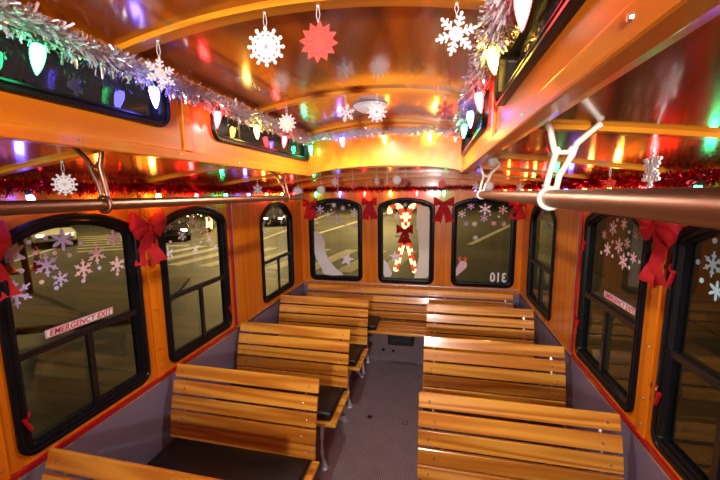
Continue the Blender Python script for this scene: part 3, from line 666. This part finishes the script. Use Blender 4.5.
window_stickers(back, B, [], 'the middle rear window', False, 'st_w')
window_stickers(back, Cc, [(.52, 1.54), (.60, 1.65), (.84, 1.60), (.92, 1.58)], 'the right rear window', False, ['st_w', 'st_v', 'st_v', 'st_w', 'st_w', 'st_v', 'st_w', 'st_p', 'st_p', 'st_p'])
def star5(R, rot=0): return [((R if k % 2 == 0 else R*.42)*math.sin(PI*k/5+rot), (R if k % 2 == 0 else R*.42)*math.cos(PI*k/5+rot)) for k in range(10)]
stick(back, -.632, 1.105, star5(.088, .25), M['st_w'], 'white five-pointed star sticker on the left rear window', 'sticker', None, 'star_sticker')
stick(back, -.100, 1.150, star5(.068, -.1), M['st_w'], 'white five-pointed star sticker on the middle rear window', 'sticker', None, 'star_sticker')
def big(pts, mat, lab):
    u, v = pts[0]; return stick(back, u, v, [(a-u, b_-v) for a, b_ in pts], M[mat], lab, 'sticker', None, 'curved_sticker')
def smooth_loop(p, n=4):
    out = []; N = len(p)
    for i in range(N):
        a, b_, c, d = [Vector(p[(i+k-1) % N]) for k in range(4)]
        for k in range(n):
            t = k/n; q = .5*((2*b_)+(c-a)*t+(2*a-5*b_+4*c-d)*t*t+(3*b_-a-3*c+d)*t**3); out.append((q.x, q.y))
    return out
big(smooth_loop([(-1.005, 1.405), (-.955, 1.400), (-.903, 1.351), (-.885, 1.295), (-.887, 1.213), (-.86, 1.126), (-.795, 1.034), (-.738, .979), (-.685, .925), (-.895, .925), (-.932, .995), (-.970, 1.066), (-1.005, 1.15), (-1.008, 1.27)]), 'st_w', 'large white swooping shape on the left rear window')
big([(-.225, 1.12), (-.179, 1.067), (-.136, .965), (-.15, .925), (-.215, .925), (-.228, .95)], 'st_w', 'small white wedge at the lower left of the middle rear window')
big([(.125, 1.70), (.235, 1.68), (.252, 1.63), (.252, .96), (.235, .93), (.10, .925), (.125, 1.04), (.148, 1.153), (.145, 1.291), (.119, 1.512)], 'st_cream', 'tall cream white shape down the right side of the middle rear window')
fo = stick(back, .577, 1.065, smooth_loop([(-.05, -.10), (.02, -.04), (.055, 0), (.05, .05), (.0, .06), (-.03, .02), (-.05, -.03)]), M['st_p'], 'small pink cartoon animal sticker on the right rear window', 'sticker', None, 'animal_sticker')
for i, (a, b_) in enumerate(((-.02, .075), (.035, .075))):
    me = plate([[(a, b_-.02), (a+.012, b_-.02), (a+.03, b_+.03), (a+.012, b_+.01), (a+.004, b_+.045), (a-.006, b_+.01), (a-.022, b_+.02)]], .001, lambda u, v, w: Vector((u, -w-.0008, v))); link('antler', me, M['sn_r'], fo)
# fleet number (reads from outside), exit labels
me = text_mesh('310', .132, .001, lambda u, v, w: Vector((-u*.76, w, v)), bold=.004, spacing=1.08)
tag(link('number_sticker', me, M['st_w'], None, (.940, 3.58+DEPTH-.0, .962)), 'white number 310, seen mirrored, low on the right rear window', 'sticker')
for f, u0, u1, z, sg, lab in ((L, .975, 1.262, 1.296, 1, 'EMERGENCY EXIT label on the nearest left window'), (R_, 1.920, 1.636, 1.308, -1, 'EMERGENCY EXIT label on a big right window')):
    um = (u0+u1)/2; w = abs(u1-u0); org = f(um, z, -.010)
    me = plate([rect(-w/2, w/2, -.0165, .0165)], .001, lambda a, b_, c, f=f, um=um, z=z, org=org: f(um+a, z+b_, -.010+c)-org)
    o = link('exit_label', me, M['st_w'], None, org); tag(o, 'white and red '+lab, 'sign', 'emergency exit labels')
    me = text_mesh('EMERGENCY EXIT', .0315, .001, lambda a, b_, c, f=f, um=um, z=z, org=org, sg=sg: f(um+a*sg, z+b_-.001, -.0088+c)-org, shear=.25, bold=.0006, spacing=1.04)
    link('lettering', me, M['st_red'], o)
    me = plate([rect(-w/2+.002, w/2-.002, -.0148, .0148), rect(-w/2+.0032, w/2-.0032, -.0136, .0136)], .001, lambda a, b_, c, f=f, um=um, z=z, org=org: f(um+a, z+b_, -.0090+c)-org); link('border', me, M['st_red'], o)

# ------------------------------------------------------------------ candy canes hung outside the middle rear window
cr = empty('candy_cane_decoration', (0, 3.70, 1.4)); tag(cr, 'lit red and white crossed candy canes with a red bow outside the middle rear window', 'decoration')
MW, MR = emit('lit_white_cane', (1, .80, .50), 1.3), emit('lit_red_cane', (1., .10, .03), .55)
ex = lambda x: .3157+(x-.3157)*1.05
for s, yy in ((1, 3.69), (-1, 3.735)):
    cxm = .012; key = [(-.158, 1.61), (-.158, 1.655), (-.125, 1.69), (-.08, 1.692), (-.045, 1.662), (-.028, 1.60), (.0, 1.45), (.03, 1.32), (.06, 1.19), (.088, 1.07), (.105, 1.0)]
    pts = [Vector((ex(cxm+s*x), yy, 1.83+(z-1.83)*1.05)) for x, z in key]; fine = []
    for i in range(len(pts)-1):
        a, b_, c, d = pts[max(i-1, 0)], pts[i], pts[i+1], pts[min(i+2, len(pts)-1)]
        for k in range(4):
            t = k/4; fine.append(.5*((2*b_)+(c-a)*t+(2*a-5*b_+4*c-d)*t*t+(3*b_-a-3*c+d)*t**3))
    fine.append(pts[-1])
    mb = MB((0, 3.70, 1.4)); mb.tube(fine, [.018]+[.031]*(len(fine)-2)+[.018], 12); me = mb.mesh(True); me.materials.append(MW); me.materials.append(MR)
    ln = 0; acc = [0]
    for a, c in zip(fine, fine[1:]): ln += (c-a).length; acc.append(ln)
    for p in me.polygons:
        cpt = p.center+Vector((0, 3.70, 1.4)); j = min(range(len(fine)), key=lambda q: (fine[q]-cpt).length)
        p.material_index = int(acc[j]/.062) % 2
    link('candy_cane', me, MW, cr)
mb = MB((0, 3.70, 1.4)); mb.tube([(-.11, 3.66, 1.362), (.135, 3.66, 1.366)], .012, 8); mb.build('tie_bar', M['sn_w'], cr)
b2 = make_bow(sc=.9, tail=.11, spread=.035, seed=3)
for ch in list(b2.children):
    ch.parent = cr; ch.matrix_parent_inverse = Matrix.Identity(4); ch.location = (-.005, -.052, .025); ch.name = 'bow_'+ch.name.split('.')[0]
    ch.scale = (1, 1, 1.25)
bpy.data.objects.remove(b2)

# ------------------------------------------------------------------ the street outside
G = -.85
def asphalt():
    m, nt, b = node_mat('asphalt'); N = nt.nodes.new; Lk = nt.links.new
    tc = N('ShaderNodeTexCoord'); n = N('ShaderNodeTexNoise'); n.inputs['Scale'].default_value = .35; n.inputs['Detail'].default_value = 8; Lk(tc.outputs['Object'], n.inputs['Vector'])
    cr_ = N('ShaderNodeValToRGB'); cr_.color_ramp.elements[0].color = (.07, .062, .045, 1); cr_.color_ramp.elements[1].color = (.15, .135, .10, 1); cr_.color_ramp.elements[0].position = .3; cr_.color_ramp.elements[1].position = .7
    Lk(n.outputs['Fac'], cr_.inputs['Fac']); Lk(cr_.outputs['Color'], b.inputs['Base Color']); b.inputs['Roughness'].default_value = .55
    n2 = N('ShaderNodeTexNoise'); n2.inputs['Scale'].default_value = 60; Lk(tc.outputs['Object'], n2.inputs['Vector'])
    bp = N('ShaderNodeBump'); bp.inputs['Strength'].default_value = .4; bp.inputs['Distance'].default_value = .01; Lk(n2.outputs['Fac'], bp.inputs['Height']); Lk(bp.outputs['Normal'], b.inputs['Normal'])
    return m
M['asphalt'] = asphalt(); M['paint'] = plain('road_paint', (.62, .58, .46), .6, var=.25, bscale=4); M['walk'] = plain('sidewalk_concrete', (.10, .08, .055), .8, var=.2, bscale=2)
mb = MB(); mb.box((-10, 30, G-.1), (110, 100, .2)); struct(mb.build('ground_street', M['asphalt']))
def stripe(x0, y0, x1, y1, w, k='crosswalk'):
    a, b_ = Vector((x0, y0, 0)), Vector((x1, y1, 0)); d = b_-a; mb = MB(); mb.box(((x0+x1)/2, (y0+y1)/2, G+.006), (d.length, w, .012), Matrix.Rotation(math.atan2(d.y, d.x), 4, 'Z')); struct(mb.build('road_marking', M['paint']))
for i in range(9): stripe(-12.2+1.35*i, 11.0, -11.6+1.35*i, 15.6, .62)
for i in range(7): stripe(-16.6-1.0*i, 13.0+.8*i, -12.6-1.0*i, 15.8+.8*i, .32)
stripe(-7.6, 17.5, -6.0, 48, .35); stripe(-9.6, 17.5, -14, 48, .2); stripe(-22, 13.5, -60, 22, .25); stripe(2.0, 18, 6.5, 30, .3); stripe(-13.5, 5.5, -20.5, 16.0, .16); stripe(-11.6, 3, -15.2, 10.4, .16)
mb = MB(); mb.box((-8.6, 6.4, G+.05), (5.0, 3.6, .12), Matrix.Rotation(.5, 4, 'Z'), .05); struct(mb.build('ground_island', M['walk']))
# cars
def car(loc, rz, mat, lab, tall=1.5, ln=4.7, lights=6., wagon=True):
    r = empty('car', loc); r.rotation_euler = (0, 0, rz); tag(r, lab, 'car')
    W = .9; b = MB(); rs = []
    prof = [(-ln/2, .45, .75), (-ln/2+.08, .32, .92), (-ln/2+.7, .28, 1.0), (0, .25, 1.02), (ln/2-1.3, .27, .98), (ln/2-.4, .30, .86), (ln/2-.06, .38, .72), (ln/2, .45, .62)]
    for x, z0, z1 in prof:
        w = W*(1 if abs(x) < ln/2-.3 else .86 if abs(x) < ln/2-.03 else .78)
        rs.append([(x, -w, z0+.1), (x, -w*.9, z0), (x, w*.9, z0), (x, w, z0+.1), (x, w, z1-.12), (x, w*.88, z1), (x, -w*.88, z1), (x, -w, z1-.12)])
    b.rings(rs); body = smooth_by(b.build('body', mat, r), 35)
    tb = -ln/2+(.25 if wagon else .9)
    b = MB(); b.rings([[(x, -w, .96), (x, w, .96), (x, w*.93, z), (x, -w*.93, z)] for x, z, w in ((tb, 1.05, .78), (tb+.35, tall-.06, .72), (-.1, tall, .74), (.35, tall-.08, .72), (1.15, 1.0, .80))]); smooth_by(b.build('cabin', M['black'], r), 30)
    b = MB(); b.rings([[(x, -w, z-.05), (x, w, z-.05), (x, w*.95, z), (x, -w*.95, z)] for x, z, w in ((tb+.33, tall-.03, .70), (-.1, tall+.02, .72), (.36, tall-.05, .70))]); b.build('roof', mat, r)
    for sx in (-ln/2+.85, ln/2-.9):
        for sy in (-1, 1):
            q = MB(); q.lathe([(0, -.11), (.30, -.11), (.34, -.07), (.34, .07), (.30, .11), (0, .11)], (sx, sy*.82, .34), 20, 'y'); wl = q.build('wheel', M['black'], r)
            q = MB(); q.lathe([(0, .0), (.2, .0), (.19, .012), (0, .02)] if sy > 0 else [(0, -.02), (.19, -.012), (.2, 0), (0, 0)], (sx, sy*.935, .34), 12, 'y'); q.build('hub_cap', M['alu'], wl)
    hl_ = emit('lit_headlight', (1., .95, .82), lights); tl = emit('lit_tail_light', (1., .04, .02), 2.)
    for sy in (-1, 1):
        q = MB(); q.box((ln/2-.05, sy*.58, .68), (.12, .30, .13), None, .03); q.build('headlight', hl_, r)
        q = MB(); q.box((-ln/2+.03, sy*.66, .82), (.08, .2, .16), None, .02); q.build('tail_light', tl, r)
    q = MB(); q.box((ln/2-.01, 0, .60), (.06, .62, .14), None, .02); q.build('grille', M['black'], r)
    return r
M['car_w'] = plain('white_car_paint', (.75, .73, .66), .25, coat=.8); M['car_d'] = plain('dark_car_paint', (.03, .035, .04), .25, coat=.8)
car((-20.9, 15.0, G), -.55, M['car_w'], 'white car with headlights on, nearest through the first left window', 1.5, 4.7, 3.)
car((-36.5, 30.5, G), PI+.62, M['car_w'], 'white van-like car crossing further up the street on the left', 1.75, 6.2, 3.)
car((-15.7, 18.2, G), -.85, M['car_d'], 'dark car with bright headlights seen through the second left window', 1.45, 4.6, 25.)
car((-13.3, 28.0, G), -1.3, M['car_d'], 'dark car with headlights on, seen through the narrow rear left window', 1.45, 4.6, 14.)
# cones
M['cone'] = plain('cone_orange', (.75, .06, .02), .5); 
for (x, y, lab) in ((-14.3, 8.85, 'left of two red and white traffic cones on the street'), (-14.0, 9.55, 'right of two red and white traffic cones on the street')):
    r = empty('traffic_cone', (x, y, G)); tag(r, lab, 'traffic cone', 'traffic cones')
    q = MB(); q.box((0, 0, .025), (.44, .44, .05), None, .01); q.build('base', M['cone'], r)
    smooth_by(MB().lathe([(.19, .04), (.17, .08), (.035, .86), (.0, .87)], (0, 0, 0), 20).build('cone', M['cone'], r))
    for z0, z1 in ((.40, .52), (.62, .72)):
        g = lambda z: .17-(z-.08)*.135/.78+.004
        MB().lathe([(0, z0), (g(z0), z0), (g(z1), z1), (0, z1)], (0, 0, 0), 20).build('reflective_band', M['st_w'], r)
# saplings and lit tree
M['bark'] = plain('bark', (.10, .05, .025), .8, bump=.5, bscale=40, var=.3); M['leaf'] = plain('leaves', (.05, .07, .02), .7, var=.4, bscale=3)
def tree(x, y, h, r0, lean, lab, lit=0, seed=1):
    rnd = random.Random(seed); r = empty('street_tree', (x, y, G)); tag(r, lab, 'tree')
    q = MB(); q.tube([(lean*t, .1*math.sin(t*3), h*t) for t in [k/6 for k in range(7)]], [r0*(1-.45*k/6) for k in range(7)], 10)
    for k in range(7):
        a = k*2.4; z = h*(.62+.05*k); q.tube([(lean*z/h, 0, z), (lean*z/h+math.cos(a)*.6, math.sin(a)*.6, z+.6), (lean*z/h+math.cos(a)*1.1, math.sin(a)*1.1, z+1.3)], [r0*.35, r0*.2, r0*.1], 6)
    smooth_by(q.build('trunk', M['bark'], r), 60)
    bm = bmesh.new()
    for _ in range(1500):
        a = rnd.uniform(0, 2*PI); u = rnd.random()**.5; R = 1.7*u; z = h+.9+rnd.uniform(-1, 1)*1.3*math.sqrt(1-u*u*.9); p = Vector((lean+R*math.cos(a), R*math.sin(a), z))
        e1 = Vector((rnd.uniform(-1, 1), rnd.uniform(-1, 1), rnd.uniform(-1, 1))).normalized()*.10; e2 = e1.orthogonal().normalized()*.05
        bm.faces.new([bm.verts.new(v) for v in (p-e1, p-e2, p+e1, p+e2)])
    me = bpy.data.meshes.new('f'); bm.to_mesh(me); bm.free(); o = link('foliage', me, M['leaf'], r)
    if lit:
        q = MB()
        for k in range(lit):
            a = k*.9; z = .3+(h+1.6)*k/lit; rr = r0+.05 if z < h*.6 else r0+.2+1.2*rnd.random()
            q.lathe([(0, -.045), (.045, 0), (0, .045)], (lean*z/h+rr*math.cos(a), rr*math.sin(a), z), 6)
        t = q.build('fairy_lights', emit('lit_fairy_light', (1., .62, .2), 18.), r); t['kind'] = 'stuff'
tree(-10.3, 6.8, 3.6, .085, -.5, 'thin leaning brown tree trunk seen through the first left window', 0, 2)
tree(-15.6, 21.6, 1.8, .12, .1, 'tree wrapped in warm fairy lights beyond the second left window', 150, 3)
tree(-17.6, 25.6, 2.0, .12, .1, 'tree with warm fairy lights farther along the left street', 120, 4)
# added dark building filling the right windows with darkness, hedge-dark block far off
M['brick'] = plain('dark_facade', (.10, .055, .03), .8, var=.3, bscale=1.5); M['dim'] = plain('dim_facade', (.06, .055, .045), .8, var=.3, bscale=.6)
def building(c, d, lab, mat, nx=6, axis='x'):
    o0 = Vector((c[0], c[1], G)); r = empty('building', o0); tag(r, lab, 'building')
    q = MB(); q.box((0, 0, d[2]/2), d, None, .05); q.build('walls', mat, r)
    q = MB(); q.box((0, 0, d[2]+.1), (d[0]+.4, d[1]+.4, .25)); q.build('cornice', M['dim'], r)
    for i in range(nx):
        for z in (1.6, 4.8):
            t = (i+.5)/nx-.5
            q = MB()
            if axis == 'x': q.box((-d[0]/2*(1 if c[0] > 0 else -1), t*d[1], z), (.1, d[1]/nx*.5, 1.6), None, .02)
            else: q.box((t*d[0], -d[1]/2, z), (d[0]/nx*.5, .1, 1.6), None, .02)
            q.build('window', M['black'], r)
building((8.4, 8, 0), (6, 30, 9), 'added dark building that darkens the view through the right windows', M['brick'], 8)
building((-8, 66, 0), (60, 6, 10), 'dim building far down the street behind the rear windows', M['dim'], 12, 'y')
building((-62, 38, 0), (6, 60, 9), 'dim building far across the street on the left', M['dim'], 12)
# street lamps
def lamp(x, y, e, lab, on=True, aim=(0, 0)):
    r = empty('street_lamp', (x, y, G)); tag(r, lab, 'street lamp', 'street lamps')
    smooth_by(MB().lathe([(0, 0), (.16, 0), (.15, .1), (.08, .3), (.06, 10.6), (.0, 10.62)], (0, 0, 0), 14).build('pole', M['black'], r))
    MB().tube([(0, 0, 10.4), (aim[0]*.4, aim[1]*.4, 10.75), (aim[0], aim[1], 10.8)], .04, 8).build('arm', M['black'], r)
    q = MB(); q.box((aim[0], aim[1], 10.78), (.5, .5, .14), None, .04); q.build('lamp_head', M['black'], r)
    q = MB(); q.box((aim[0], aim[1], 10.70), (.36, .36, .03), None, .008); q.build('lens', emit('lit_street_lens', (1, .78, .4), 20.), r)
    l = bpy.data.lights.new('street_light', 'SPOT'); l.energy = e; l.color = (1., .72, .30); l.spot_size = 2.75; l.spot_blend = .5; l.shadow_soft_size = .2
    o = bpy.data.objects.new('street_light', l); C.objects.link(o); o.location = (x+aim[0], y+aim[1], G+10.62)
lamp(-23, 9.5, 3000, 'street lamp across the street on the left', aim=(1.2, 1.2))
lamp(-15.8, 26.6, 12000, 'street lamp farther up the left street', aim=(1.2, -1))
lamp(4.6, 17.5, 500, 'street lamp behind the bus on the right', aim=(-1.5, .5))
lamp(-6.9, 40.2, 12000, 'street lamp far down the middle of the street', aim=(1.2, -1))

# ------------------------------------------------------------------ lights in the bus
def alight(name, loc, rot, e, col, size, shape='DISK'):
    l = bpy.data.lights.new(name, 'AREA'); l.energy = e; l.color = col; l.shape = shape; l.size = size; l.spread = math.radians(110)
    o = bpy.data.objects.new(name, l); C.objects.link(o); o.location = loc; o.rotation_euler = rot; return o
alight('wall_lamp_light', (.25, YF+.05, 1.88), (PI/2+.05, 0, -.06), LAMP_E, (1., .95, .90), .16)
l = bpy.data.lights.new('dome_lamp_spot', 'SPOT'); l.energy = DOME_E; l.color = (1., .95, .88); l.spot_size = 2.9; l.spot_blend = .4; l.shadow_soft_size = .02
o = bpy.data.objects.new('dome_lamp_spot', l); C.objects.link(o); o.location = (.005, 1.66, zu(.005)-.06)

# world: dim night sky
w = bpy.data.worlds.new('night'); bpy.context.scene.world = w; w.use_nodes = True
w.node_tree.nodes['Background'].inputs[0].default_value = (.05, .045, .05, 1); w.node_tree.nodes['Background'].inputs[1].default_value = .35
for k in BC:
    M['b_'+k].node_tree.nodes['Principled BSDF'].inputs['Emission Strength'].default_value = BULB_E*{'green': .7, 'blue': 1.0, 'red': 1.0, 'orange': 1.2, 'yellow': 1.2}[k]

# ------------------------------------------------------------------ camera
yaw, pit, rol, cx, H, f = .219, .1369, -.0114, .3157, 1.83, 342.56
F = Vector((-math.sin(yaw)*math.cos(pit), math.cos(yaw)*math.cos(pit), -math.sin(pit)))
r0 = Vector((math.cos(yaw), math.sin(yaw), 0)); u0 = r0.cross(F)
rv = r0*math.cos(rol)+u0*math.sin(rol); uv = -r0*math.sin(rol)+u0*math.cos(rol)
cam = bpy.data.cameras.new('camera'); co = bpy.data.objects.new('camera', cam); C.objects.link(co)
m = Matrix((rv, uv, -F)).transposed().to_4x4(); m.translation = Vector((cx, 0, H)); co.matrix_world = m
cam.sensor_width = 36; cam.lens = f/720*36; cam.clip_start = .01; cam.clip_end = 300
sc = bpy.context.scene; sc.camera = co
sc.view_settings.view_transform = 'Standard'; sc.view_settings.look = 'None'; sc.view_settings.gamma = 1; sc.view_settings.use_curve_mapping = False
sc.view_settings.exposure = EXPOSURE
